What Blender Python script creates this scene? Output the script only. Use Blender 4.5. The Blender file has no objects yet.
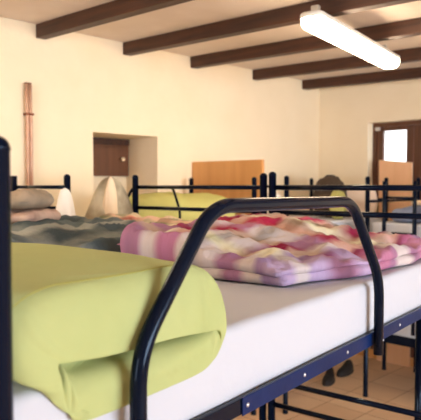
import bpy, bmesh, math, random
from mathutils import Vector, Matrix, noise
random.seed(4)
S = bpy.context.scene
COL = S.collection
PI = math.pi

# ------------------------------------------------------------------ camera, world, daylight, exposure
CAMZ = 1.66
cam = bpy.data.cameras.new('camera'); cam.lens = 600 / 421 * 36; cam.sensor_width = 36
cam.clip_start = .05; cam.clip_end = 60
cam.dof.use_dof = True; cam.dof.focus_distance = 1.6; cam.dof.aperture_fstop = 6.2
co = bpy.data.objects.new('camera', cam); COL.objects.link(co)
co.location = (0, 0, CAMZ); co.rotation_euler = (PI / 2 - math.atan(25 / 600), 0, 0)
S.camera = co

W = bpy.data.worlds.new('World'); S.world = W; W.use_nodes = True
W.node_tree.nodes['Background'].inputs['Color'].default_value = (.9, .95, 1, 1)
W.node_tree.nodes['Background'].inputs['Strength'].default_value = 3.0

# room frame: origin at the far-left corner, local x along the back wall, local y = depth axis (into the room is -y)
RC = Vector((1.109, 6.16, 0)); RQ = Vector((.713, -.701, 0)).normalized(); RR = Vector((.701, .713, 0)).normalized()
RANG = math.atan2(RQ.y, RQ.x)
def room(a, b, z=0):
    return RC + RQ * a - RR * b + Vector((0, 0, z))
def daylight(name, a, b, z, sx, sy, target, energy, color):
    l = bpy.data.lights.new(name, 'AREA'); l.shape = 'RECTANGLE'; l.size = sx; l.size_y = sy
    l.energy = energy; l.color = color
    o = bpy.data.objects.new(name, l); COL.objects.link(o)
    o.location = room(a, b, z)
    o.rotation_euler = (room(*target) - o.location).to_track_quat('-Z', 'Y').to_euler()
daylight('daylight_side_window', 7.72, 3.3, 1.6, 3.4, 1.5, (0, 3.0, 1.5), 120, (.80, .90, 1))
daylight('daylight_rear_window', 2.6, 8.22, 1.65, 2.5, 1.5, (2.4, 0, 1.5), 25, (.96, .97, 1))

S.view_settings.view_transform = 'Standard'; S.view_settings.look = 'None'
S.view_settings.gamma = 1; S.view_settings.use_curve_mapping = False
S.view_settings.exposure = 1.17

# ------------------------------------------------------------------ materials
def srgb(r, g, b):
    f = lambda c: ((c / 255 + .055) / 1.055) ** 2.4 if c > 10 else c / 255 / 12.92
    return (f(r), f(g), f(b), 1)
def mat(name, color, rough=.6, noise_amt=.0, nscale=6, bump=0, bscale=40, color2=None, metal=0, spec=.5, sheen=0):
    m = bpy.data.materials.new(name); m.use_nodes = True
    nt = m.node_tree; p = nt.nodes['Principled BSDF']
    p.inputs['Base Color'].default_value = color; p.inputs['Roughness'].default_value = rough
    p.inputs['Metallic'].default_value = metal; p.inputs['Specular IOR Level'].default_value = spec
    if sheen: p.inputs['Sheen Weight'].default_value = sheen
    tc = nt.nodes.new('ShaderNodeTexCoord')
    if color2 is None and noise_amt:
        color2 = tuple(c * (1 - noise_amt) for c in color[:3]) + (1,)
    if color2 is not None:
        n = nt.nodes.new('ShaderNodeTexNoise'); n.inputs['Scale'].default_value = nscale; n.inputs['Detail'].default_value = 4
        nt.links.new(tc.outputs['Object'], n.inputs['Vector'])
        r = nt.nodes.new('ShaderNodeValToRGB'); r.color_ramp.elements[0].position = .35; r.color_ramp.elements[1].position = .65
        r.color_ramp.elements[0].color = color; r.color_ramp.elements[1].color = color2
        nt.links.new(n.outputs['Fac'], r.inputs['Fac']); nt.links.new(r.outputs['Color'], p.inputs['Base Color'])
    if bump:
        n = nt.nodes.new('ShaderNodeTexNoise'); n.inputs['Scale'].default_value = bscale; n.inputs['Detail'].default_value = 3
        nt.links.new(tc.outputs['Object'], n.inputs['Vector'])
        b = nt.nodes.new('ShaderNodeBump'); b.inputs['Strength'].default_value = bump; b.inputs['Distance'].default_value = .01
        nt.links.new(n.outputs['Fac'], b.inputs['Height']); nt.links.new(b.outputs['Normal'], p.inputs['Normal'])
    return m
def wood(name, c1, c2, rough=.5, scale=(1, 14, 14), wscale=2.0, bump=.1):
    m = bpy.data.materials.new(name); m.use_nodes = True
    nt = m.node_tree; p = nt.nodes['Principled BSDF']; p.inputs['Roughness'].default_value = rough
    tc = nt.nodes.new('ShaderNodeTexCoord'); mp = nt.nodes.new('ShaderNodeMapping'); mp.inputs['Scale'].default_value = scale
    n = nt.nodes.new('ShaderNodeTexNoise'); n.inputs['Scale'].default_value = wscale; n.inputs['Detail'].default_value = 6
    r = nt.nodes.new('ShaderNodeValToRGB'); r.color_ramp.elements[0].position = .3; r.color_ramp.elements[1].position = .7
    r.color_ramp.elements[0].color = c1; r.color_ramp.elements[1].color = c2
    L = nt.links.new
    L(tc.outputs['Object'], mp.inputs['Vector']); L(mp.outputs['Vector'], n.inputs['Vector']); L(n.outputs['Fac'], r.inputs['Fac'])
    L(r.outputs['Color'], p.inputs['Base Color'])
    b = nt.nodes.new('ShaderNodeBump'); b.inputs['Strength'].default_value = bump; L(n.outputs['Fac'], b.inputs['Height']); L(b.outputs['Normal'], p.inputs['Normal'])
    return m
def plaid(name, ramp_u, ramp_v, size, soft=.12, mix=.5):
    """checked cloth: two band patterns over the cloth's own UVs, one along, one across"""
    m = bpy.data.materials.new(name); m.use_nodes = True
    nt = m.node_tree; p = nt.nodes['Principled BSDF']; p.inputs['Roughness'].default_value = .85
    p.inputs['Specular IOR Level'].default_value = .2; p.inputs['Sheen Weight'].default_value = .0
    L = nt.links.new
    uv = nt.nodes.new('ShaderNodeUVMap'); sp = nt.nodes.new('ShaderNodeSeparateXYZ')
    dn = nt.nodes.new('ShaderNodeTexNoise'); dn.inputs['Scale'].default_value = 9
    L(uv.outputs['UV'], dn.inputs['Vector'])
    ad = nt.nodes.new('ShaderNodeVectorMath'); ad.operation = 'MULTIPLY_ADD'
    ad.inputs[1].default_value = (.05, .05, 0); L(dn.outputs['Color'], ad.inputs[0]); L(uv.outputs['UV'], ad.inputs[2])
    L(ad.outputs[0], sp.inputs[0])
    outs = []
    for ax, ramp, sz in (('X', ramp_u, size[0]), ('Y', ramp_v, size[1])):
        d = nt.nodes.new('ShaderNodeMath'); d.operation = 'DIVIDE'; d.inputs[1].default_value = sz
        f = nt.nodes.new('ShaderNodeMath'); f.operation = 'FRACT'
        r = nt.nodes.new('ShaderNodeValToRGB'); cr = r.color_ramp; n = len(ramp)
        tot = sum(w for w, c in ramp); pos = 0
        while len(cr.elements) > 1: cr.elements.remove(cr.elements[-1])
        first = True
        for w, c in ramp:
            a0 = pos / tot; a1 = (pos + w) / tot; pos += w; e_ = soft * (a1 - a0) / 2
            for q in (a0 + e_, a1 - e_):
                if first: el = cr.elements[0]; el.position = q; first = False
                else: el = cr.elements.new(q)
                el.color = c
        L(sp.outputs[ax], d.inputs[0]); L(d.outputs[0], f.inputs[0]); L(f.outputs[0], r.inputs['Fac']); outs.append(r)
    mx = nt.nodes.new('ShaderNodeMix'); mx.data_type = 'RGBA'; mx.inputs[0].default_value = mix
    L(outs[0].outputs['Color'], mx.inputs[6]); L(outs[1].outputs['Color'], mx.inputs[7]); L(mx.outputs[2], p.inputs['Base Color'])
    tn = nt.nodes.new('ShaderNodeTexNoise'); tn.inputs['Scale'].default_value = 12; tn.inputs['Detail'].default_value = 4
    L(uv.outputs['UV'], tn.inputs['Vector'])
    b = nt.nodes.new('ShaderNodeBump'); b.inputs['Strength'].default_value = .8; b.inputs['Distance'].default_value = .03
    L(tn.outputs['Fac'], b.inputs['Height']); L(b.outputs['Normal'], p.inputs['Normal'])
    return m
def emit(name, color, strength):
    m = bpy.data.materials.new(name); m.use_nodes = True
    p = m.node_tree.nodes['Principled BSDF']; p.inputs['Base Color'].default_value = (.8, .8, .8, 1)
    p.inputs['Emission Color'].default_value = color; p.inputs['Emission Strength'].default_value = strength
    return m

M = {}
M['wall'] = mat('cream_plaster', srgb(250, 232, 202), .9, bump=.25, bscale=18, color2=srgb(247, 228, 196), nscale=3)
M['ceiling'] = mat('ceiling_plaster', srgb(234, 218, 204), .9, bump=.2, bscale=14, color2=srgb(226, 208, 192), nscale=3)
M['beam'] = wood('dark_beam_wood', srgb(50, 27, 17), srgb(82, 46, 28), .55, (1.2, 16, 16), 2.2, .3)
M['door_wood'] = wood('dark_brown_door_wood', srgb(74, 42, 26), srgb(104, 62, 40), .5, (12, 12, 1), 2)
M['hatch_wood'] = wood('brown_shutter_wood', srgb(98, 60, 38), srgb(116, 72, 46), .5, (12, 12, 1), 2)
M['ply'] = wood('orange_plywood', srgb(206, 146, 84), srgb(220, 160, 98), .5, (10, 10, .8), 1.6, .05)
M['ply_pale'] = wood('salmon_plywood', srgb(232, 178, 134), srgb(240, 190, 148), .5, (10, 10, .8), 1.6, .05)
M['copper'] = mat('copper_pipe', srgb(214, 172, 146), .45, metal=.2, color2=srgb(196, 148, 122), nscale=8)
M['copper_dark'] = mat('tarnished_copper', srgb(120, 66, 42), .45, metal=.5)
M['tube'] = mat('black_navy_gloss_paint', (.0025, .005, .015, 1), .1, spec=.15, bump=.0, bscale=90)
M['tube'].node_tree.nodes['Principled BSDF'].inputs['Specular Tint'].default_value = (.62, .78, 1, 1)
M['blue'] = mat('deep_blue_paint', srgb(7, 34, 84), .45, bump=.05, bscale=60, color2=srgb(6, 28, 72), spec=.15, nscale=9)
M['bolt'] = mat('zinc_bolt', srgb(205, 205, 210), .3, metal=.8)
M['sheet'] = mat('white_sheet', srgb(192, 194, 204), .85, bump=.15, bscale=26, spec=.2)
M['mesh'] = mat('grey_wire', srgb(70, 70, 76), .5, metal=.6)
M['lime'] = mat('lime_cotton', srgb(174, 181, 124), .85, bump=.35, bscale=16, color2=srgb(168, 176, 118), nscale=5, spec=.15)
M['lime_far'] = mat('lime_cover', srgb(186, 182, 112), .85, bump=.3, bscale=12, spec=.15)
M['stitch'] = mat('lime_stitching', srgb(158, 156, 76), .9)
M['lamp_white'] = mat('white_lamp_housing', srgb(232, 226, 214), .4)
M['lamp_glow'] = emit('lit_lamp_diffuser', (1, .79, .53, 1), 15)
M['screw'] = mat('lamp_bracket_metal', srgb(190, 180, 165), .4, metal=.5)
CR, SG, PK, RS, MG, LV, PV = (srgb(218, 212, 186), srgb(150, 160, 120), srgb(198, 96, 124), srgb(172, 30, 70), srgb(132, 4, 60), srgb(172, 150, 182), srgb(112, 76, 124))
M['duvet'] = plaid('pink_cream_plaid', [(1.0, LV), (.5, CR), (.8, LV), (1.0, MG), (1.2, LV), (1.2, RS), (.25, MG), (1.2, CR), (1.2, MG), (1, PK), (.3, PV), (1.2, CR)],
                   [(.95, LV), (.25, PV), (.8, CR), (.8, MG), (.9, CR), (.4, SG), (.3, CR), (1.1, RS), (.7, CR), (.9, MG), (2.3, PK)], (1.12, .98), .42, .5)
M['grey_duvet'] = plaid('grey_green_plaid', [(1, srgb(86, 98, 102)), (.4, srgb(146, 150, 146)), (1, srgb(60, 72, 78)), (.5, srgb(110, 120, 118))],
                        [(1, srgb(76, 88, 92)), (.5, srgb(126, 130, 126)), (.8, srgb(54, 64, 70)), (.3, srgb(168, 168, 158))], (.6, .42), .4, .55)
M['beige_duvet'] = plaid('beige_green_pink_plaid', [(1, srgb(226, 206, 178)), (.4, srgb(110, 116, 90)), (.8, srgb(222, 170, 150)), (.5, srgb(200, 190, 160))],
                         [(1, srgb(224, 204, 176)), (.3, srgb(206, 100, 96)), (1, srgb(214, 198, 168)), (.4, srgb(112, 116, 92))], (.3, .4), .4, .5)
M['taupe'] = mat('taupe_cloth', srgb(160, 140, 118), .9, color2=srgb(134, 120, 102), nscale=14, bump=.4, bscale=20)
M['rose'] = mat('dusty_rose_cloth', srgb(202, 172, 154), .9, color2=srgb(168, 138, 124), nscale=12, bump=.4, bscale=20)
M['red'] = mat('crimson_cloth', srgb(196, 70, 86), .9, bump=.3)
M['white_cloth'] = mat('white_towel', srgb(244, 236, 226), .9, bump=.3, bscale=30)
M['grey_cloth'] = mat('beige_grey_cloth', srgb(206, 194, 168), .9, color2=srgb(140, 128, 106), nscale=7, bump=.4, bscale=12)
M['bag_green'] = mat('dark_green_bag', srgb(44, 46, 26), .8, bump=.3)
M['bag_dark'] = mat('dark_brown_bag', srgb(52, 40, 32), .8, color2=srgb(82, 66, 52), nscale=10, bump=.4)
M['strap'] = mat('dark_strap', srgb(28, 24, 22), .7)
M['pale_pillow'] = mat('pale_pink_pillow', srgb(236, 212, 192), .9, bump=.3, bscale=10)
M['blue_blanket'] = mat('grey_blue_blanket', srgb(132, 142, 168), .9, color2=srgb(112, 122, 150), nscale=10, bump=.4, bscale=16)
M['cream_cloth'] = mat('cream_blanket', srgb(238, 214, 182), .9, bump=.4, bscale=16)
M['shoe'] = mat('black_shoe', srgb(26, 22, 22), .6)
M['sole'] = mat('dark_rubber', srgb(44, 38, 36), .8)
m = bpy.data.materials.new('window_glass'); m.use_nodes = True
p = m.node_tree.nodes['Principled BSDF']; p.inputs['Transmission Weight'].default_value = 1; p.inputs['Roughness'].default_value = .02; p.inputs['IOR'].default_value = 1.05
M['glass'] = m
m = bpy.data.materials.new('sheer_curtain'); m.use_nodes = True; nt = m.node_tree
out = nt.nodes['Material Output']; tr = nt.nodes.new('ShaderNodeBsdfTranslucent'); tr.inputs[0].default_value = (1, 1, .98, 1)
di = nt.nodes.new('ShaderNodeBsdfDiffuse'); mx = nt.nodes.new('ShaderNodeMixShader'); mx.inputs[0].default_value = .25
nt.links.new(tr.outputs[0], mx.inputs[1]); nt.links.new(di.outputs[0], mx.inputs[2]); nt.links.new(mx.outputs[0], out.inputs[0])
M['curtain'] = m
# floor tiles
m = bpy.data.materials.new('terracotta_tiles'); m.use_nodes = True; nt = m.node_tree; p = nt.nodes['Principled BSDF']
tc = nt.nodes.new('ShaderNodeTexCoord'); br = nt.nodes.new('ShaderNodeTexBrick')
br.offset = 0; br.squash = 1; br.inputs['Scale'].default_value = 1; br.inputs['Brick Width'].default_value = .33; br.inputs['Row Height'].default_value = .33
br.inputs['Mortar Size'].default_value = .004; br.inputs['Color1'].default_value = srgb(236, 200, 164); br.inputs['Color2'].default_value = srgb(224, 182, 144)
br.inputs['Mortar'].default_value = srgb(170, 120, 82); br.inputs['Bias'].default_value = -.1
nz = nt.nodes.new('ShaderNodeTexNoise'); nz.inputs['Scale'].default_value = 3; nz.inputs['Detail'].default_value = 4
mx = nt.nodes.new('ShaderNodeMix'); mx.data_type = 'RGBA'; mx.blend_type = 'MULTIPLY'; mx.inputs[0].default_value = .35
nt.links.new(tc.outputs['Object'], br.inputs['Vector']); nt.links.new(tc.outputs['Object'], nz.inputs['Vector'])
nt.links.new(br.outputs['Color'], mx.inputs[6]); nt.links.new(nz.outputs['Fac'], mx.inputs[7]); nt.links.new(mx.outputs[2], p.inputs['Base Color'])
p.inputs['Roughness'].default_value = .35
M['tiles'] = m

# ------------------------------------------------------------------ helpers
def link(name, bm, material, parent=None, smooth=True, loc=None, rz=0):
    me = bpy.data.meshes.new(name)
    bmesh.ops.recalc_face_normals(bm, faces=bm.faces[:])
    bm.to_mesh(me); bm.free()
    me.materials.append(material)
    for f in me.polygons: f.use_smooth = smooth
    o = bpy.data.objects.new(name, me); COL.objects.link(o)
    if parent is not None: o.parent = parent
    if loc is not None: o.location = loc
    o.rotation_euler.z = rz
    return o
def tag(o, label=None, cat=None, group=None, kind=None):
    if label: o['label'] = label
    if cat: o['category'] = cat
    if group: o['group'] = group
    if kind: o['kind'] = kind
    return o
def empty(name, loc, rz=0):
    o = bpy.data.objects.new(name, None); COL.objects.link(o); o.location = loc; o.rotation_euler.z = rz
    o.empty_display_size = .1
    return o
def box(bm, x0, x1, y0, y1, z0, z1, bev=0):
    r = bmesh.ops.create_cube(bm, size=1)
    vs = r['verts']
    for v in vs:
        v.co = Vector((x0 + (v.co.x + .5) * (x1 - x0), y0 + (v.co.y + .5) * (y1 - y0), z0 + (v.co.z + .5) * (z1 - z0)))
    if bev:
        es = list({e for v in vs for e in v.link_edges})
        bmesh.ops.bevel(bm, geom=es, offset=bev, segments=3, profile=.5, affect='EDGES')
def B(*a, **k):
    bm = bmesh.new(); box(bm, *a, **k); return bm
def round_path(pts, rad, n=8):
    pts = [Vector(p) for p in pts]; out = [pts[0]]
    for i in range(1, len(pts) - 1):
        a = (pts[i - 1] - pts[i]); b = (pts[i + 1] - pts[i]); r = min(rad, a.length * .45, b.length * .45)
        p0 = pts[i] + a.normalized() * r; p2 = pts[i] + b.normalized() * r
        for k in range(n + 1):
            t = k / n; out.append(p0 * (1 - t) ** 2 + pts[i] * 2 * t * (1 - t) + p2 * t * t)
    out.append(pts[-1]); return out
def tube(bm, pts, r, seg=20, cap=True):
    pts = [Vector(p) for p in pts]; rings = []
    ref = None
    for i, p in enumerate(pts):
        d = (pts[min(i + 1, len(pts) - 1)] - pts[max(i - 1, 0)]).normalized()
        if ref is None:
            ref = Vector((0, 0, 1)) if abs(d.z) < .9 else Vector((1, 0, 0))
        n = (ref - d * ref.dot(d)).normalized(); ref = n; b = d.cross(n)
        rings.append([bm.verts.new(p + (n * math.cos(2 * PI * k / seg) + b * math.sin(2 * PI * k / seg)) * r) for k in range(seg)])
    for i in range(len(rings) - 1):
        for k in range(seg):
            bm.faces.new((rings[i][k], rings[i][(k + 1) % seg], rings[i + 1][(k + 1) % seg], rings[i + 1][k]))
    if cap:
        bm.faces.new(rings[0]); bm.faces.new(rings[-1])
def T(pts, r, seg=20):
    bm = bmesh.new(); tube(bm, pts, r, seg); return bm
def lathe(bm, prof, cx, cy, seg=24):
    rings = []
    for r, z in prof:
        if r < 1e-5: rings.append([bm.verts.new((cx, cy, z))])
        else: rings.append([bm.verts.new((cx + r * math.cos(2 * PI * k / seg), cy + r * math.sin(2 * PI * k / seg), z)) for k in range(seg)])
    for i in range(len(rings) - 1):
        a, b = rings[i], rings[i + 1]
        for k in range(seg):
            k2 = (k + 1) % seg
            if len(a) == 1 and len(b) == 1: continue
            if len(a) == 1: bm.faces.new((a[0], b[k2], b[k]))
            elif len(b) == 1: bm.faces.new((a[k], a[k2], b[0]))
            else: bm.faces.new((a[k], a[k2], b[k2], b[k]))
def fbm(x, y, z=0, s=1):
    return noise.fractal(Vector((x * s, y * s, z)), .9, 2.0, 4)
def sstep(a, b, x):
    t = max(0, min(1, (x - a) / (b - a))); return t * t * (3 - 2 * t)
def slab(bm, fmap, base, th, r=.04, nu=70, nv=60, wr=.012, ws=6, seed=0, uvoff=(0, 0), ridge=0):
    """soft cloth slab: fmap(u,v)->(x,y); base, th functions of (u,v); rounded rim of width r; wrinkles wr"""
    uvl = bm.loops.layers.uv.verify()
    def dens(n):
        return [.5 - .5 * math.cos(PI * k / n) for k in range(n + 1)]
    us, vs = dens(nu), dens(nv)
    tops, bots = [], []
    c00 = Vector(fmap(0, .5)); c10 = Vector(fmap(1, .5)); c01 = Vector(fmap(.5, 0)); c11 = Vector(fmap(.5, 1))
    lu = (c10 - c00).length; lv = (c11 - c01).length
    for u in us:
        ra, rb = [], []
        for v in vs:
            x, y = fmap(u, v)
            du = min(u, 1 - u) * lu; dv = min(v, 1 - v) * lv
            cu = 1 - min(1, du / r); cv = 1 - min(1, dv / r)
            e = math.sqrt(max(0, 1 - min(1, cu * cu + cv * cv)))
            bz = base(u, v); t = th(u, v)
            w = fbm(x, y, seed, ws) * wr
            if ridge:
                q = abs(noise.noise(Vector((x * ws * .7 + fbm(x, y, seed + 3, 3) * .8, y * ws * .45, seed + 7))))
                w += ridge * (.5 - min(1, q * 3.2)) 
            ra.append((x, y, bz + t * .5 + (t * .5 + w) * e + 1e-4)); rb.append((x, y, bz + t * .5 - t * .5 * e))
        tops.append([bm.verts.new(p) for p in ra]); bots.append([bm.verts.new(p) for p in rb])
    def put(f, uvs):
        for l, q in zip(f.loops, uvs): l[uvl].uv = q
    for i in range(nu):
        for j in range(nv):
            q = [(us[i], vs[j]), (us[i + 1], vs[j]), (us[i + 1], vs[j + 1]), (us[i], vs[j + 1])]
            uv = [(a * lu + uvoff[0], b * lv + uvoff[1]) for a, b in q]
            put(bm.faces.new((tops[i][j], tops[i + 1][j], tops[i + 1][j + 1], tops[i][j + 1])), uv)
            put(bm.faces.new((bots[i][j], bots[i][j + 1], bots[i + 1][j + 1], bots[i + 1][j])), [uv[0], uv[3], uv[2], uv[1]])
    bmesh.ops.remove_doubles(bm, verts=bm.verts[:], dist=2.5e-4)
def rect(x0, x1, y0, y1, ang=0, wob=0, seed=0):
    cx, cy = (x0 + x1) / 2, (y0 + y1) / 2; c, s = math.cos(ang), math.sin(ang)
    def f(u, v):
        x = x0 + (x1 - x0) * u - cx; y = y0 + (y1 - y0) * v - cy
        if wob:
            x += wob * noise.noise(Vector((y * 5, seed, 0))) * abs(2 * u - 1); y += wob * noise.noise(Vector((x * 5, seed + 5, 0))) * abs(2 * v - 1)
        return (cx + x * c - y * s, cy + x * s + y * c)
    return f
K = lambda c: (lambda u, v: c)

# ------------------------------------------------------------------ the room
HC = 2.69; FALL = .031          # ceiling height at the left wall and its gentle fall across the room
RW, RD = 7.5, 8.0
def struct(name, bm, m, smooth=False):
    return tag(link(name, bm, m, None, smooth, RC, RANG), kind='structure')
struct('floor', B(-.1, RW + .1, -RD - .1, .1, -.1, 0), M['tiles'])
bm = bmesh.new(); box(bm, -.1, RW + .3, -RD - .3, .3, HC, HC + .12)
for v in bm.verts: v.co.z -= FALL * v.co.x
struct('ceiling', bm, M['ceiling'])
# left wall with a deep niche
nb0, nb1, nz0, nz1, nd = 2.163, 2.75, 1.25, 2.03, .39
bm = bmesh.new()
box(bm, -nd, 0, -RD, -nb1, 0, 2.75); box(bm, -nd, 0, -nb0, .3, 0, 2.75)
box(bm, -nd, 0, -nb1, -nb0, 0, nz0); box(bm, -nd, 0, -nb1, -nb0, nz1, 2.75)
box(bm, -nd - .1, -nd, -nb1 - .1, -nb0 + .1, nz0 - .1, nz1 + .1)
struct('wall_left', bm, M['wall'])
# back wall with the door recess
da0, da1, dz1 = .556, 1.345, 2.255
bm = bmesh.new()
box(bm, 0, da0, 0, .3, 0, 2.75); box(bm, da1, RW, 0, .3, 0, 2.75); box(bm, da0, da1, 0, .3, dz1, 2.75)
struct('wall_back', bm, M['wall'])
bm = bmesh.new()
wb0, wb1 = 1.6, 5.0
box(bm, RW, RW + .15, -RD, -wb1, 0, 2.75); box(bm, RW, RW + .15, -wb0, .3, 0, 2.75)
box(bm, RW, RW + .15, -wb1, -wb0, 0, .9); box(bm, RW, RW + .15, -wb1, -wb0, 2.35, 2.75)
struct('wall_right', bm, M['wall'])
bm = bmesh.new()
box(bm, -nd, 1.4, -RD - .15, -RD, 0, 2.75); box(bm, 3.8, RW + .15, -RD - .15, -RD, 0, 2.75)
box(bm, 1.4, 3.8, -RD - .15, -RD, 0, .9); box(bm, 1.4, 3.8, -RD - .15, -RD, 2.35, 2.75)
struct('wall_rear', bm, M['wall'])
def win_frame(name, pts):
    bm = bmesh.new()
    for a in pts: box(bm, *a)
    return struct(name, bm, M['door_wood'])
win_frame('window_1', [(RW + .03, RW + .09, -wb1, -wb0, .9, .97), (RW + .03, RW + .09, -wb1, -wb0, 2.28, 2.35), (RW + .03, RW + .09, -wb1, -wb1 + .07, .97, 2.28),
                       (RW + .03, RW + .09, -wb0 - .07, -wb0, .97, 2.28), (RW + .03, RW + .09, -(wb0 + wb1) / 2 - .05, -(wb0 + wb1) / 2 + .05, .97, 2.28)])
win_frame('window_2', [(1.4, 3.8, -RD - .09, -RD - .03, .9, .97), (1.4, 3.8, -RD - .09, -RD - .03, 2.28, 2.35), (1.4, 1.47, -RD - .09, -RD - .03, .97, 2.28),
                       (3.73, 3.8, -RD - .09, -RD - .03, .97, 2.28), (2.55, 2.65, -RD - .09, -RD - .03, .97, 2.28)])
bm = B(0, RW, -.015, 0, 0, .08); struct('baseboard_back', bm, M['ply'])
bm = B(0, .015, -RD, -.015, 0, .08); struct('baseboard_left', bm, M['ply'])
# ceiling beams
bmat = M['beam']
for i, b in enumerate((.265, 1.014, 1.78, 2.453, 3.147, 3.86, 4.56, 5.27, 5.97, 6.68, 7.38)):
    bm = bmesh.new(); box(bm, .002, RW - .002, -b - .035, -b + .035, HC - .088, HC - .001, bev=.004)
    for v in bm.verts:
        v.co.z -= FALL * v.co.x; v.co.y += .006 * noise.noise(Vector((v.co.x, i, 0)))
    o = link('ceiling_beam', bm, bmat, None, False, RC, RANG)
    names = {0: 'dark wooden ceiling beam nearest the back wall', 1: 'second dark ceiling beam counted from the back wall, over the lamp end', 2: 'third dark ceiling beam from the back wall, meeting wall above the plywood panel',
             3: 'dark ceiling beam meeting the left wall above the niche', 4: 'dark ceiling beam meeting the left wall above the copper pipe', 5: 'dark ceiling beam cut off at the top left corner of the photo'}
    tag(o, names.get(i, 'dark ceiling beam behind the camera, outside the photo'), 'beam', 'dark wooden ceiling beams')

# door with two glazed leaves
door = tag(empty('door_1', room(0, 0), RANG), kind='structure')
y0 = .095
bm = bmesh.new()
box(bm, da0, da0 + .035, y0, y0 + .07, 0, dz1); box(bm, da1 - .035, da1, y0, y0 + .07, 0, dz1); box(bm, da0 + .035, da1 - .035, y0, y0 + .07, dz1 - .04, dz1)
link('door_frame', bm, M['door_wood'], door, False)
for a0, a1 in ((da0 + .037, .965), (.969, da1 - .037)):
    bm = bmesh.new(); st = .068 if a0 < .9 else .09
    box(bm, a0, a0 + st, y0 + .012, y0 + .055, .01, dz1 - .042, bev=.004); box(bm, a1 - st, a1, y0 + .012, y0 + .055, .01, dz1 - .042, bev=.004)
    box(bm, a0 + st, a1 - st, y0 + .012, y0 + .055, 2.175, dz1 - .042, bev=.003); box(bm, a0 + st, a1 - st, y0 + .012, y0 + .055, 1.70, 1.80, bev=.003)
    box(bm, a0 + st, a1 - st, y0 + .025, y0 + .045, .12, 1.70); box(bm, a0 + st, a1 - st, y0 + .012, y0 + .055, .01, .12, bev=.003)
    leaf = link('door_leaf', bm, M['door_wood'], door, False)
    link('door_pane', B(a0 + st, a1 - st, y0 + .045, y0 + .049, 1.80, 2.175), M['glass'], leaf, False)
    bm = bmesh.new(); n = 60; rows = []
    for k in range(n + 1):
        x = a0 + st + .004 + (a1 - a0 - 2 * st - .008) * k / n; yy = y0 + .034 + .004 * math.sin(k * 1.3)
        rows.append((bm.verts.new((x, yy, 1.80)), bm.verts.new((x, yy, 2.17))))
    for k in range(n): bm.faces.new((rows[k][0], rows[k + 1][0], rows[k + 1][1], rows[k][1]))
    link('lace_curtain', bm, M['curtain'], leaf)
for z in (2.18, 1.2, .3):
    link('door_hinge', B(da0 + .028, da0 + .075, y0 - .006, y0 + .012, z, z + .035, bev=.002), M['bolt'], door, False)

# hatch in the niche
h = link('wooden_hatch', B(-nd + .002, -nd + .035, -nb1 + .004, -nb0 - .004, 1.73, nz1 - .004), M['hatch_wood'], None, False, RC, RANG)
tag(h, 'small brown wooden hatch at the back of the wall niche', 'hatch')
link('hatch_top_rail', B(-nd + .035, -nd + .05, -nb1 + .004, -nb0 - .004, 1.975, nz1 - .006, bev=.003), M['beam'], h, False)
bm = bmesh.new(); lathe(bm, [(0, 0), (.012, 0), (.012, .014), (.018, .02), (.016, .03), (0, .034)], 0, 0, 16)
kn = link('hatch_knob', bm, M['cream_cloth'], h); kn.location = (-nd + .035, -nb0 - .075, 1.865); kn.rotation_euler = (0, PI / 2, 0)

# copper pipes on the left wall
pp = tag(empty('copper_pipes', room(.03, 3.25), RANG), 'pair of copper pipes running up the left wall with joint', 'pipe')
for dy, top in ((-.012, 2.30), (.012, 2.295)):
    link('pipe', T([(.0, dy, 0), (.0, dy, 2.07), (.002, dy - .004, 2.11), (.002, dy - .004, top)], .0105, 14), M['copper'], pp)
for z in (2.10, 1.2, .4):
    link('pipe_clamp', B(-.029, .014, -.026, .028, z, z + .016, bev=.004), M['copper_dark'], pp, False)
link('pipe_cap', B(-.012, .012, -.025, .014, 2.295, 2.305, bev=.003), M['copper_dark'], pp, False)

# free-standing plywood panels
o = link('plywood_partition', B(.004, .74, -1.80, -1.775, 0, 1.845, bev=.002), M['ply'], None, False, RC, RANG)
tag(o, 'orange-brown plywood partition standing out from the left wall behind the lime bedding', 'panel')
bm = B(.705, 1.03, -.05, -.03, 0, 1.895, bev=.002)
for v in bm.verts: v.co.z -= max(0, v.co.z - 1) * (v.co.x - .70) * .11
o = link('plywood_board', bm, M['ply_pale'], None, False, RC, RANG)
tag(o, 'salmon-orange plywood board standing below the bright door pane', 'panel')

# ------------------------------------------------------------------ bunk beds
def bunk(label, loc, rz, L, W, yn=0.0, top=1.718, guard=None, low=.45, group='metal bunk beds', er=.0105, x0=0.0):
    r = tag(empty('bunk_bed', loc, rz), label, 'bunk bed', group)
    pr = .018
    for x in (x0, L):
        for y in (yn, W):
            bm = bmesh.new()
            prof = [(0, 0), (pr + .002, 0), (pr + .002, .02), (pr, .022), (pr, top - .02)] + [(pr * 1.06 * math.cos(a), top - .019 + .019 * math.sin(a)) for a in [k * PI / 14 for k in range(7)]] + [(0, top)]
            lathe(bm, prof, x, y); link('post', bm, M['tube'], r)
    for x in (x0, L):
        for z in (1.648, 1.533, .72, .61):
            link('end_rail', T([(x, yn, z), (x, W, z)], er, 16), M['tube'], r)
    g = pr - .002
    for y, s in ((yn, -1), (W, 1)):
        for z0, z1 in ((1.19, 1.224), (low, low + .07)):
            bm = bmesh.new(); ya = y - .006 if s < 0 else y - .006
            box(bm, g, L - g, ya, ya + .012, z0, z1, bev=.002)
            box(bm, g, L - g, y if s < 0 else y - .025, y + .025 if s < 0 else y, z0, z0 + .004)
            link('side_rail', bm, M['tube'], r, False)
    for z in (1.2, low + .01):
        bm = bmesh.new(); n = int(L / .12)
        for k in range(1, n):
            x = L * k / n; box(bm, x - .012, x + .012, yn + .012, W - .012, z, z + .012)
        link('slat_base', bm, M['mesh'], r, False)
    return r

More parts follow.
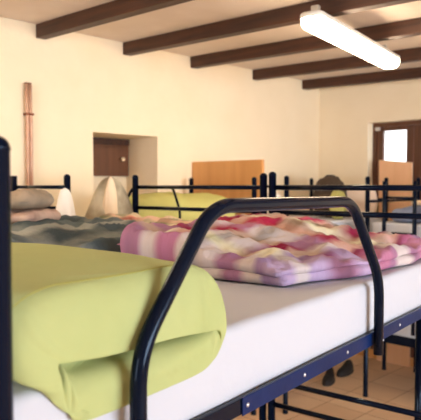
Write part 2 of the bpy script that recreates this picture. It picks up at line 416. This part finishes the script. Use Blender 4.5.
U = Vector((.604, .797, 0)).normalized(); V = Vector((-U.y, U.x, 0)); BA = math.atan2(U.y, U.x)
P0 = Vector((-.267, .746, 0))
A = bunk('glossy black-navy bunk bed in the foreground with a trapezoid safety rail', P0, BA, 2.01, .82, yn=.022, er=.0122, x0=.015, top=1.724)
# blue plate with bolts, guard rail, ladder upright of the near bed
pl = link('rail_plate', B(.568, 1.985, .0125, .0155, 1.188, 1.226, bev=.001), M['blue'], A, False)
pl['label'] = 'deep blue painted rail plate with bright bolts'
for x in (.585, .83, 1.073, 1.474, 1.72):
    bm = bmesh.new(); lathe(bm, [(0, 0), (.0052, 0), (.0048, .0018), (.003, .003), (0, .0034)], 0, 0, 12)
    b = link('bolt', bm, M['bolt'], pl); b.location = (x, .0126, 1.207); b.rotation_euler = (PI / 2, 0, 0)
gp = round_path([(.248, -.003, 1.10), (.248, -.003, 1.393), (.441, -.003, 1.6215), (1.059, -.003, 1.6165), (1.255, -.003, 1.386), (1.255, -.003, 1.163)], .062, 12)
g = link('guard_rail', T(gp, .0142, 28), M['tube'], A)
for x, z in ((1.255, 1.377), (1.255, 1.207), (.248, 1.207)):
    bm = bmesh.new(); lathe(bm, [(0, 0), (.0035, 0), (.003, .0015), (0, .002)], 0, 0, 10)
    b = link('rivet', bm, M['bolt'], g); b.location = (x, -.0172, z); b.rotation_euler = (PI / 2, 0, 0)
link('ladder_upright', T([(2.03, .128, .0), (2.035, .128, 1.19)], .0155, 16), M['tube'], A)

def mattress(label, parent_like, L, y0, y1, z0=1.224, z1=1.3725, x0=.022):
    bm = bmesh.new(); r = bmesh.ops.create_cube(bm, size=1)
    for v in bm.verts:
        v.co = Vector((x0 + (v.co.x + .5) * (L - x0 * 2), y0 + (v.co.y + .5) * (y1 - y0), z0 + (v.co.z + .5) * (z1 - z0)))
    bmesh.ops.bevel(bm, geom=bm.edges[:], offset=.022, segments=5, profile=.6, affect='EDGES')
    bmesh.ops.subdivide_edges(bm, edges=[e for e in bm.edges if e.calc_length() > .3], cuts=40, use_grid_fill=True)
    for v in bm.verts:
        v.co.z += .003 * fbm(v.co.x, v.co.y, 1, 5) * (v.co.z > (z0 + z1) / 2); v.co.y += .002 * fbm(v.co.x, v.co.z, 2, 6)
    o = link('mattress', bm, M['sheet'], None, True, parent_like.location, parent_like.rotation_euler.z)
    return tag(o, label, 'mattress', 'white sheeted mattresses')
mattress('white sheeted mattress on the near bunk under lime pillow and pink duvet', A, 2.01, .031, .808, z0=1.2135)

Bb = bunk('black bunk bed directly behind the near bunk, carrying the grey duvet', P0 + V * .87, BA, 2.01, .85)
mattress('white sheeted mattress hidden under the grey duvet of the second bunk', Bb, 2.01, .022, .83, z0=1.2135)

D = bunk('black bunk bed along the left wall holding the lime bedding', room(.75, 3.43), math.atan2(RR.y, RR.x), 1.53, .65)
mattress('mattress under the far lime bedding along the left wall', D, 1.53, .022, .63, z0=1.2135)
gp = round_path([(.335, -.012, 1.19), (.335, -.012, 1.50), (.43, -.012, 1.646), (.74, -.012, 1.646), (.80, -.012, 1.50), (.80, -.012, 1.19)], .03, 6)
link('guard_rail', T(gp, .008, 12), M['tube'], D)
link('end_upright', T([(0, .58, 1.2), (0, .58, 1.715)], .0175, 16), M['tube'], D)
link('guard_post', T([(.25, -.012, 1.2), (.25, -.012, 1.69)], .012, 14), M['tube'], D)

F = bunk('black bunk bed tucked into the far left corner carrying the dark backpack', room(.9, 1.72), math.atan2(RR.y, RR.x), 1.45, .8, top=1.728)
mattress('mattress in the far corner under the dark backpack and pale pillow', F, 1.45, .022, .78, z0=1.2135)
Eb = bunk('black bunk bed below the door along the back wall with a short ladder', room(1.135, 1.0), RANG, 2.0, .86, top=1.728, low=.46)
mattress('white mattress under grey-blue blanket below the door', Eb, 2.0, .022, .84, z0=1.2135)
lm = mattress('lower bunk mattress of the bed along the back wall', Eb, 2.0, .022, .84, z0=.4835, z1=.63)
for x in (.158, .40):
    link('ladder_upright', T([(x, -.03, .56), (x, -.03, 1.69)], .015, 14), M['tube'], Eb)
    link('ladder_hook', T([(x, -.03, 1.21), (x, 0.0, 1.21)], .008, 10), M['tube'], Eb)
for z in (1.565, 1.3, 1.04, .78):
    link('ladder_rung', T([(.158, -.03, z), (.40, -.03, z)], .009, 12), M['tube'], Eb)

# ------------------------------------------------------------------ bedding on the near bunk
def bedobj(name, bm, m, parent=None):
    return link(name, bm, m, parent, True, None if parent else P0, 0 if parent else BA)
# lime pillow with the open end of its case hanging over the mattress edge
def pillow():
    bm = bmesh.new(); N = 120
    def lerp(a, b, t): return a + (b - a) * t
    def sup(cx, cz, a, bt, bb, ex, s, wr, seed):
        ring = []
        for k in range(N):
            ph = 2 * PI * k / N; c, n = math.cos(ph), math.sin(ph)
            x = cx + a * math.copysign(abs(c) ** (2 / ex), c); z = cz + (bt if n > 0 else bb) * math.copysign(abs(n) ** (2 / ex), n)
            w = wr * fbm(x * 1.0, z * 1.5 + s, seed, 7)
            ring.append(Vector((x, s, z)) + Vector((c * w, 0, n * w * (1 if n > 0 else .15))))
        return ring
    def poly(pts, s_of, seed=0, wr=0.0):
        # closed polyline resampled by angle index: pts given for ph from 0 (right) through top, left, bottom
        P = [Vector((p[0], 0, p[1])) for p in pts]; n = len(P); ring = []
        for k in range(N):
            t = k / N * n; i = int(t); f = t - i; f2 = f
            p0, p1, p2, p3 = P[(i - 1) % n], P[i % n], P[(i + 1) % n], P[(i + 2) % n]
            q = .5 * ((2 * p1) + (p2 - p0) * f2 + (2 * p0 - 5 * p1 + 4 * p2 - p3) * f2 ** 2 + (3 * p1 - p0 - 3 * p2 + p3) * f2 ** 3)
            q.y = s_of(k / N, q.x, q.z) + wr * fbm(q.x, q.z, seed, 9)
            ring.append(q)
        return ring
    rows = []
    zb = 1.3752
    body = [(.705, .06, .30), (.70, .19, .62), (.685, .24, .85), (.65, .256, .98), (.58, .26, 1.02), (.48, .261, 1.04), (.38, .261, 1.05), (.28, .261, 1.04), (.20, .262, 1.02), (.14, .263, 1.0), (.09, .263, .985), (.062, .263, .965)]
    for s, a, hh in body:
        h = .150 * hh; rows.append(sup(.266, zb + .06, a, h - .06, .058, 3.0, s, .006, 1))
    # 16 control points each: right corner, then over the top to the left, then back along the bottom
    L0 = [(.524, 1.40), (.516, 1.455), (.493, 1.492), (.443, 1.512), (.363, 1.516), (.26, 1.513), (.14, 1.514), (.06, 1.497), (.032, 1.46), (.034, 1.408), (.072, 1.388), (.118, 1.346), (.20, 1.318), (.36, 1.310), (.45, 1.316), (.506, 1.345)]
    L1 = [(.525, 1.385), (.521, 1.435), (.5, 1.470), (.443, 1.490), (.363, 1.495), (.26, 1.492), (.14, 1.492), (.06, 1.475), (.036, 1.44), (.042, 1.396), (.080, 1.375), (.122, 1.336), (.20, 1.311), (.36, 1.306), (.455, 1.312), (.508, 1.340)]
    L2 = [(.521, 1.372), (.519, 1.405), (.502, 1.430), (.443, 1.440), (.363, 1.445), (.26, 1.447), (.14, 1.450), (.085, 1.440), (.062, 1.418), (.066, 1.388), (.092, 1.362), (.128, 1.326), (.20, 1.306), (.36, 1.304), (.457, 1.309), (.504, 1.335)]
    L3 = [(.501, 1.352), (.5, 1.372), (.486, 1.380), (.440, 1.384), (.363, 1.390), (.28, 1.392), (.20, 1.395), (.13, 1.403), (.108, 1.404), (.112, 1.385), (.118, 1.362), (.128, 1.328), (.165, 1.303), (.36, 1.304), (.452, 1.308), (.488, 1.328)]
    def fold(x, z):
        f = .007 * math.exp(-((x - .448 - (1.5 - z) * .08) / .009) ** 2) * sstep(1.37, 1.39, z)
        f += .006 * math.exp(-((x - .062 - (1.47 - z) * .62) / .011) ** 2)
        f += .003 * math.exp(-((x - .30 + (1.5 - z) * .9) / .03) ** 2)
        return f
    def s0(t, x, z): return .030 + .014 * sstep(1.36, 1.38, z) - .5 * fold(x, z)
    def s1(t, x, z): return .027 - fold(x, z)
    def s2(t, x, z): return .025 - .007 * sstep(1.34, 1.38, z) - fold(x, z)
    def s3(t, x, z): return .0175 + .007 * sstep(1.38, 1.31, z) - .6 * fold(x, z)
    rows.append(poly(L0, s0, 3, .004)); rows.append(poly(L1, s1, 4, .006)); rows.append(poly(L2, s2, 5, .007)); rows.append(poly(L3, s3, 6, .001))
    # inside of the case: the lower cloth climbs over the mattress edge, the upper one stays above it
    def inner(st_, sb_, dzt, dzb, wr):
        pts = []
        for (x, z) in L3:
            k = sstep(1.335, 1.375, z)
            pts.append((x, z + dzt * k + dzb * (1 - k), st_ * k + sb_ * (1 - k)))
        return poly3(pts, wr)
    def poly3(pts, wr):
        P = [Vector((p[0], p[2], p[1])) for p in pts]; n = len(P); ring = []
        for k in range(N):
            t = k / N * n; i = int(t); f = t - i
            p0, p1, p2, p3 = P[(i - 1) % n], P[i % n], P[(i + 1) % n], P[(i + 2) % n]
            q = .5 * ((2 * p1) + (p2 - p0) * f + (2 * p0 - 5 * p1 + 4 * p2 - p3) * f ** 2 + (3 * p1 - p0 - 3 * p2 + p3) * f ** 3)
            q.y -= wr * max(0, noise.noise(Vector((q.x * 14 + q.z * 30, q.z * 60 - q.x * 12, 3.3))) + .15)
            ring.append(q)
        return ring
    rows.append(inner(.0185, .0235, .0005, .004, .0))
    rows.append(inner(.024, .0235, .0005, .020, .007))
    rows.append(inner(.034, .0215, .0005, .038, .012))
    rows.append(inner(.046, .0245, .0005, .056, .012))
    rows.append(inner(.060, .040, .0005, .0735, .002))
    rows.append(inner(.085, .075, .0005, .0765, .0))
    vr = [[bm.verts.new(p) for p in r] for r in rows]
    for i in range(len(vr) - 1):
        for k in range(N):
            bm.faces.new((vr[i][k], vr[i][(k + 1) % N], vr[i + 1][(k + 1) % N], vr[i + 1][k]))
    bm.faces.new(vr[0])
    for k in range(N // 2): 
        a_, b_ = vr[-1][k], vr[-1][(k + 1) % N]; c_, d_ = vr[-1][N - 1 - k], vr[-1][(N - k) % N]
        vs_ = []
        for q in (a_, b_, c_, d_):
            if q not in vs_: vs_.append(q)
        if len(vs_) > 2:
            try: bm.faces.new((a_, b_, d_, c_) if len(vs_) == 4 else vs_)
            except ValueError: pass
    o = bedobj('pillow', bm, M['lime'])
    sm = o.modifiers.new('sub', 'SUBSURF'); sm.levels = 1; sm.render_levels = 2
    return o, rows
pil, prow = pillow()
sp = [(.045, .0375, 1.493), (.07, .040, 1.506), (.11, .041, 1.5155), (.19, .041, 1.5145), (.27, .041, 1.5135), (.36, .041, 1.5165), (.42, .042, 1.5125)]
bm = bmesh.new(); tube(bm, round_path(sp, .03, 4), .0011, 8)
link('case_seam', bm, M['stitch'], pil)
tag(pil, 'lime green pillow in an open cotton case hanging over the near mattress edge', 'pillow')

# folded plaid duvet: two stacked soft layers
def yedge(x): return .165 - .108 * sstep(.98, 1.45, x)
def dmap(x0, x1, inset, wob, seed):
    def f(u, v):
        x = x0 + (x1 - x0) * u; ya = yedge(x) + inset; yb = .822 - inset * .3
        y = ya + (yb - ya) * v
        x += wob * noise.noise(Vector((y * 4, seed, 1))) * (1 - u); y += wob * noise.noise(Vector((x * 5, seed, 2))) * (1 - v)
        return (x, y)
    return f
bm = bmesh.new()
slab(bm, dmap(1.0, 1.975, 0, .022, 3), K(1.3765), lambda u, v: .038, r=.022, nu=110, nv=90, wr=.004, ws=7, seed=2, uvoff=(.02, .02))
slab(bm, dmap(.99, 1.965, .006, .03, 9), lambda u, v: 1.402, lambda u, v: .036 + .062 * sstep(0, .75, v) + .035 * sstep(.15, .6, u) * sstep(.1, .7, v) * (1 - .55 * sstep(.6, 1, u)) + .022 * math.exp(-((u - .06) / .1) ** 2) * sstep(.5, .9, v),
     r=.032, nu=130, nv=110, wr=.030, ws=6.5, seed=5, uvoff=(.0, .0), ridge=.010)
tag(bedobj('folded_duvet', bm, M['duvet']), 'pink, magenta, cream and lavender plaid duvet folded on the near mattress', 'duvet')

# ------------------------------------------------------------------ bedding on the second bunk (local y from .87)
bm = bmesh.new()
slab(bm, rect(.10, 1.53, .895, 1.69, 0, .03, 2), K(1.3765), lambda u, v: .07 + .05 * sstep(.0, .5, v) , r=.05, nu=110, nv=90, wr=.035, ws=5, seed=11, ridge=.02)
tag(bedobj('rumpled_duvet', bm, M['grey_duvet']), 'rumpled dark grey-green plaid duvet spread over the second bunk', 'duvet')
bm = bmesh.new()
slab(bm, rect(1.56, 1.96, .90, 1.70, 0, .03, 4), K(1.3765), lambda u, v: .085 + .03 * sstep(0, .6, v), r=.045, nu=80, nv=80, wr=.03, ws=6, seed=14, ridge=.01)
tag(bedobj('rumpled_duvet', bm, M['beige_duvet']), 'beige, pink and green duvet at the foot of the second bunk', 'duvet')
bm = bmesh.new()
slab(bm, rect(.98, 1.22, 1.38, 1.68, .35, .02, 1), K(1.50), K(.055), r=.035, nu=40, nv=40, wr=.018, ws=8, seed=21)
tag(bedobj('folded_blanket', bm, M['rose']), 'dusty rose folded blanket beneath the taupe pillow near copper pipe', 'blanket')
bm = bmesh.new()
slab(bm, rect(.97, 1.19, 1.38, 1.68, .3, .02, 6), K(1.562), K(.066), r=.05, nu=40, nv=40, wr=.022, ws=8, seed=25)
tag(bedobj('small_pillow', bm, M['taupe']), 'taupe grey pillow on top of the dusty rose folded blanket', 'pillow')

# ------------------------------------------------------------------ far bedding and belongings
def roomobj(name, bm, m, a, b, z, rz=0, parent=None):
    return link(name, bm, m, parent, True, room(a, b, z), RANG + rz)
bm = bmesh.new()
slab(bm, rect(-.25, .25, -.48, .48, 0, .02, 5), K(0), lambda u, v: .175 + .05 * math.sin(PI * u), r=.09, nu=50, nv=60, wr=.02, ws=5, seed=31)
tag(roomobj('plump_duvet', bm, M['lime_far'], .44, 2.46, 1.374), 'yellow-lime plump duvet seen behind the rails below the plywood partition', 'duvet')

def drape(h, rx, ry, folds, amp, seed, flare=.75, n=72, m=26, th=.004):
    bm = bmesh.new(); rings = []
    for j in range(m + 1):
        t = j / m; ring = []
        for k in range(n):
            a = 2 * PI * k / n
            w = 1 + amp * t * math.sin(folds * a + 2.2 * t + seed) + amp * .5 * noise.noise(Vector((math.cos(a) * 2, math.sin(a) * 2, seed + t * 2)))
            f = max(.06, t ** flare)
            edge = .02 * math.sin(a * 2 + seed) if j == m else 0
            ring.append(bm.verts.new((rx * f * w * math.cos(a), ry * f * w * math.sin(a), -h * t + edge)))
        rings.append(ring)
    for j in range(m):
        for k in range(n): bm.faces.new((rings[j][k], rings[j][(k + 1) % n], rings[j + 1][(k + 1) % n], rings[j + 1][k]))
    bm.faces.new(rings[0])
    return bm
# white towel on the corner post by the copper pipe
o = roomobj('hanging_towel', drape(.30, .060, .07, 5, .16, 1.0, .36), M['white_cloth'], .79, 3.47, 1.645)
tag(o, 'white towel hanging from the post right of the copper pipe', 'towel')
# beige-grey jacket over the guard post, below the hatch
o = roomobj('draped_jacket', drape(.32, .125, .16, 4, .16, 2.4, .45), M['grey_cloth'], .78, 3.17, 1.708)
tag(o, 'beige-grey jacket draped over a post just below the brown hatch', 'jacket')
ln = link('jacket_lining', drape(.22, .04, .055, 3, .15, .6, .5), M['cream_cloth'], o)
ln.location = (.07, -.05, -.004); ln['label'] = 'pale lining showing at the front'
def backpack(label, a, b, z, rz, w, d, h, m, strap, name='backpack'):
    t = tag(empty(name, room(a, b, z), RANG + rz), label, 'bag')
    bm = bmesh.new(); bmesh.ops.create_icosphere(bm, subdivisions=4, radius=1)
    for v in bm.verts:
        c = v.co.copy()
        p = [math.copysign(abs(q) ** .6, q) for q in c]
        k = 1 - .22 * max(0, p[2])
        v.co = Vector((p[0] * w / 2 * k, p[1] * d / 2 * k, h / 2 + p[2] * h / 2)) * 1.0
        v.co += c * .012 * fbm(c.x, c.y, c.z + a, 3)
    link('bag_body', bm, m, t)
    bm = bmesh.new(); bmesh.ops.create_icosphere(bm, subdivisions=3, radius=1)
    for v in bm.verts:
        p = [math.copysign(abs(q) ** .6, q) for q in v.co]
        v.co = Vector((p[0] * w * .36, -d * .42 + p[1] * d * .2, h * .33 + p[2] * h * .24))
    link('front_pocket', bm, m, t)
    link('carry_handle', T(round_path([(-.04, .02, h * .93), (-.04, .02, h + .008), (.04, .02, h + .008), (.04, .02, h * .93)], .02), .006, 8), strap, t)
    for s in (-1, 1):
        link('shoulder_strap', T([(s * w * .25, d * .38, h * .9), (s * w * .32, d * .62, h * .6), (s * w * .3, d * .55, h * .25), (s * w * .28, d * .4, h * .1)], .012, 8), strap, t)
    return t
backpack('dark brown backpack on the far corner bunk, seen above the end rail', .57, .66, 1.3745, .5, .30, .2, .36, M['bag_dark'], M['strap'])
backpack('small dark green bag beside the draped beige jacket', .56, 2.98, 1.3745, .3, .15, .1, .215, M['bag_green'], M['strap'], 'small_bag')
bm = bmesh.new(); slab(bm, rect(-.07, .07, -.06, .06), K(0), K(.24), r=.05, nu=24, nv=24, wr=.01, ws=12, seed=41)
tag(roomobj('lime_cushion', bm, M['lime_far'], .78, .86, 1.3745), 'small lime cushion in front of the dark brown backpack', 'cushion')
bm = bmesh.new(); slab(bm, rect(-.15, .15, -.05, .05), K(0), K(.26), r=.045, nu=30, nv=24, wr=.01, ws=9, seed=43)
tag(roomobj('pale_pillow', bm, M['pale_pillow'], .74, .44, 1.3745, .25), 'pale pink pillow standing up between the lime cushion and the door', 'pillow')
bm = bmesh.new(); slab(bm, rect(-.035, .035, -.05, .05), K(0), K(.23), r=.03, nu=20, nv=20, wr=.012, ws=12, seed=47)
tag(roomobj('lime_cloth', bm, M['lime'], .80, .33, 1.3745), 'crumpled lime cloth beside the post left of the door', 'cloth')
bm = bmesh.new(); slab(bm, rect(-.24, .34, -.28, .3, 0, .02, 3), K(0), lambda u, v: .10 + .03 * sstep(0, .5, u), r=.06, nu=50, nv=50, wr=.015, ws=7, seed=51)
tag(roomobj('folded_blanket', bm, M['blue_blanket'], 1.52, .68, 1.378), 'grey-blue folded blanket on the bunk below the door', 'blanket')
bm = bmesh.new(); slab(bm, rect(-.16, .25, -.2, .2, 0, .02, 8), K(0), K(.035), r=.018, nu=40, nv=40, wr=.006, ws=8, seed=55)
tag(roomobj('folded_blanket', bm, M['cream_cloth'], 1.58, .66, 1.507), 'cream folded cover lying on the grey-blue blanket', 'blanket')
bm = bmesh.new(); slab(bm, rect(-.10, .10, -.06, .06), K(0), K(.22), r=.05, nu=24, nv=24, wr=.01, ws=12, seed=58)
tag(roomobj('white_bundle', bm, M['white_cloth'], .38, 1.25, 1.3745), 'small white cloth bundle behind the rail, left of the dark backpack', 'cloth')

# shoes on the tiles
def shoe(label, x, y, rz):
    t = tag(empty('shoe', (x, y, 0), rz), label, 'shoe', 'black shoes on the tiled floor')
    def last(z0, z1, k):
        bm = bmesh.new(); n = 40; rings = []
        for z, s in ((z0, .96), (z0 + (z1 - z0) * .5, 1.0), (z1, .93)):
            ring = []
            for q in range(n):
                a = 2 * PI * q / n; lx = .135 * math.cos(a); w = .046 + .012 * math.cos(a - .3)
                ring.append(bm.verts.new((lx * s, w * math.sin(a) * s, z)))
            rings.append(ring)
        for j in range(2):
            for q in range(n): bm.faces.new((rings[j][q], rings[j][(q + 1) % n], rings[j + 1][(q + 1) % n], rings[j + 1][q]))
        bm.faces.new(rings[0]); bm.faces.new(rings[-1]); return bm
    link('sole', last(0, .022, 1), M['sole'], t)
    bm = bmesh.new(); bmesh.ops.create_icosphere(bm, subdivisions=4, radius=1)
    for v in bm.verts:
        c = v.co.copy(); x_ = .128 * c.x; w = .044 + .01 * c.x
        hz = .05 + .06 * sstep(.3, -.5, c.x)
        z = .022 + max(0, c.z) * hz
        if c.x < -.05 and c.z > .8: z -= .035 * (c.z - .8) * 5 * sstep(-.05, -.3, c.x)
        v.co = Vector((x_, w * c.y, z))
    link('shoe_upper', bm, M['shoe'], t)
shoe('black shoe on the floor below the blue rail, left one of the pair', 1.0, 5.0, -2.0)
shoe('black shoe on the floor below the blue rail, right one of the pair', 1.19, 5.22, -2.3)

# ------------------------------------------------------------------ ceiling lamps
def stadium(bm, L, w, zs):
    rings = []
    for z, k in zs:
        ring = []
        for q in range(48):
            a = 2 * PI * q / 48; hx = L / 2 - w / 2 * .8
            cx = hx if math.cos(a) > 0 else -hx
            e = 2 / 3.0
            ring.append(bm.verts.new((cx + w / 2 * .8 * k * math.copysign(abs(math.cos(a)) ** e, math.cos(a)), w / 2 * k * math.copysign(abs(math.sin(a)) ** e, math.sin(a)), z)))
        rings.append(ring)
    for j in range(len(rings) - 1):
        for q in range(48): bm.faces.new((rings[j][q], rings[j][(q + 1) % 48], rings[j + 1][(q + 1) % 48], rings[j + 1][q]))
    bm.faces.new(rings[0]); bm.faces.new(rings[-1])
def ceiling_lamp(l0, l1, label):
    ld = l1 - l0; LL = ld.length
    lamp = tag(empty('ceiling_lamp', (l0 + l1) / 2, math.atan2(ld.y, ld.x)), label, 'lamp', 'fluorescent ceiling lamps')
    bm = bmesh.new(); stadium(bm, LL, .125, [(.012, 1.02), (.030, 1.0), (.038, .9)])
    link('lamp_housing', bm, M['lamp_white'], lamp)
    bm = bmesh.new(); stadium(bm, LL - .01, .122, [(-.042, .55), (-.036, .78), (-.022, .93), (-.005, .99), (.0118, 1.0)])
    link('lamp_diffuser', bm, M['lamp_glow'], lamp)
    for x in (-LL * .44, LL * .36):
        link('lamp_bracket', B(x - .015, x + .015, -.02, .02, .036, .082, bev=.003), M['screw'], lamp, False)
ceiling_lamp(Vector((.483, 2.98, 2.475)), Vector((1.2145, 4.05, 2.475)), 'long lit white fluorescent lamp hanging beneath the dark ceiling beams')
ceiling_lamp(Vector((-1.95, 1.15, 2.475)), Vector((-1.22, 2.22, 2.475)), 'added fluorescent lamp further left, out of view, to warm the bedding')  # unseen extra lamp, added for warm light on the bedding and left wall
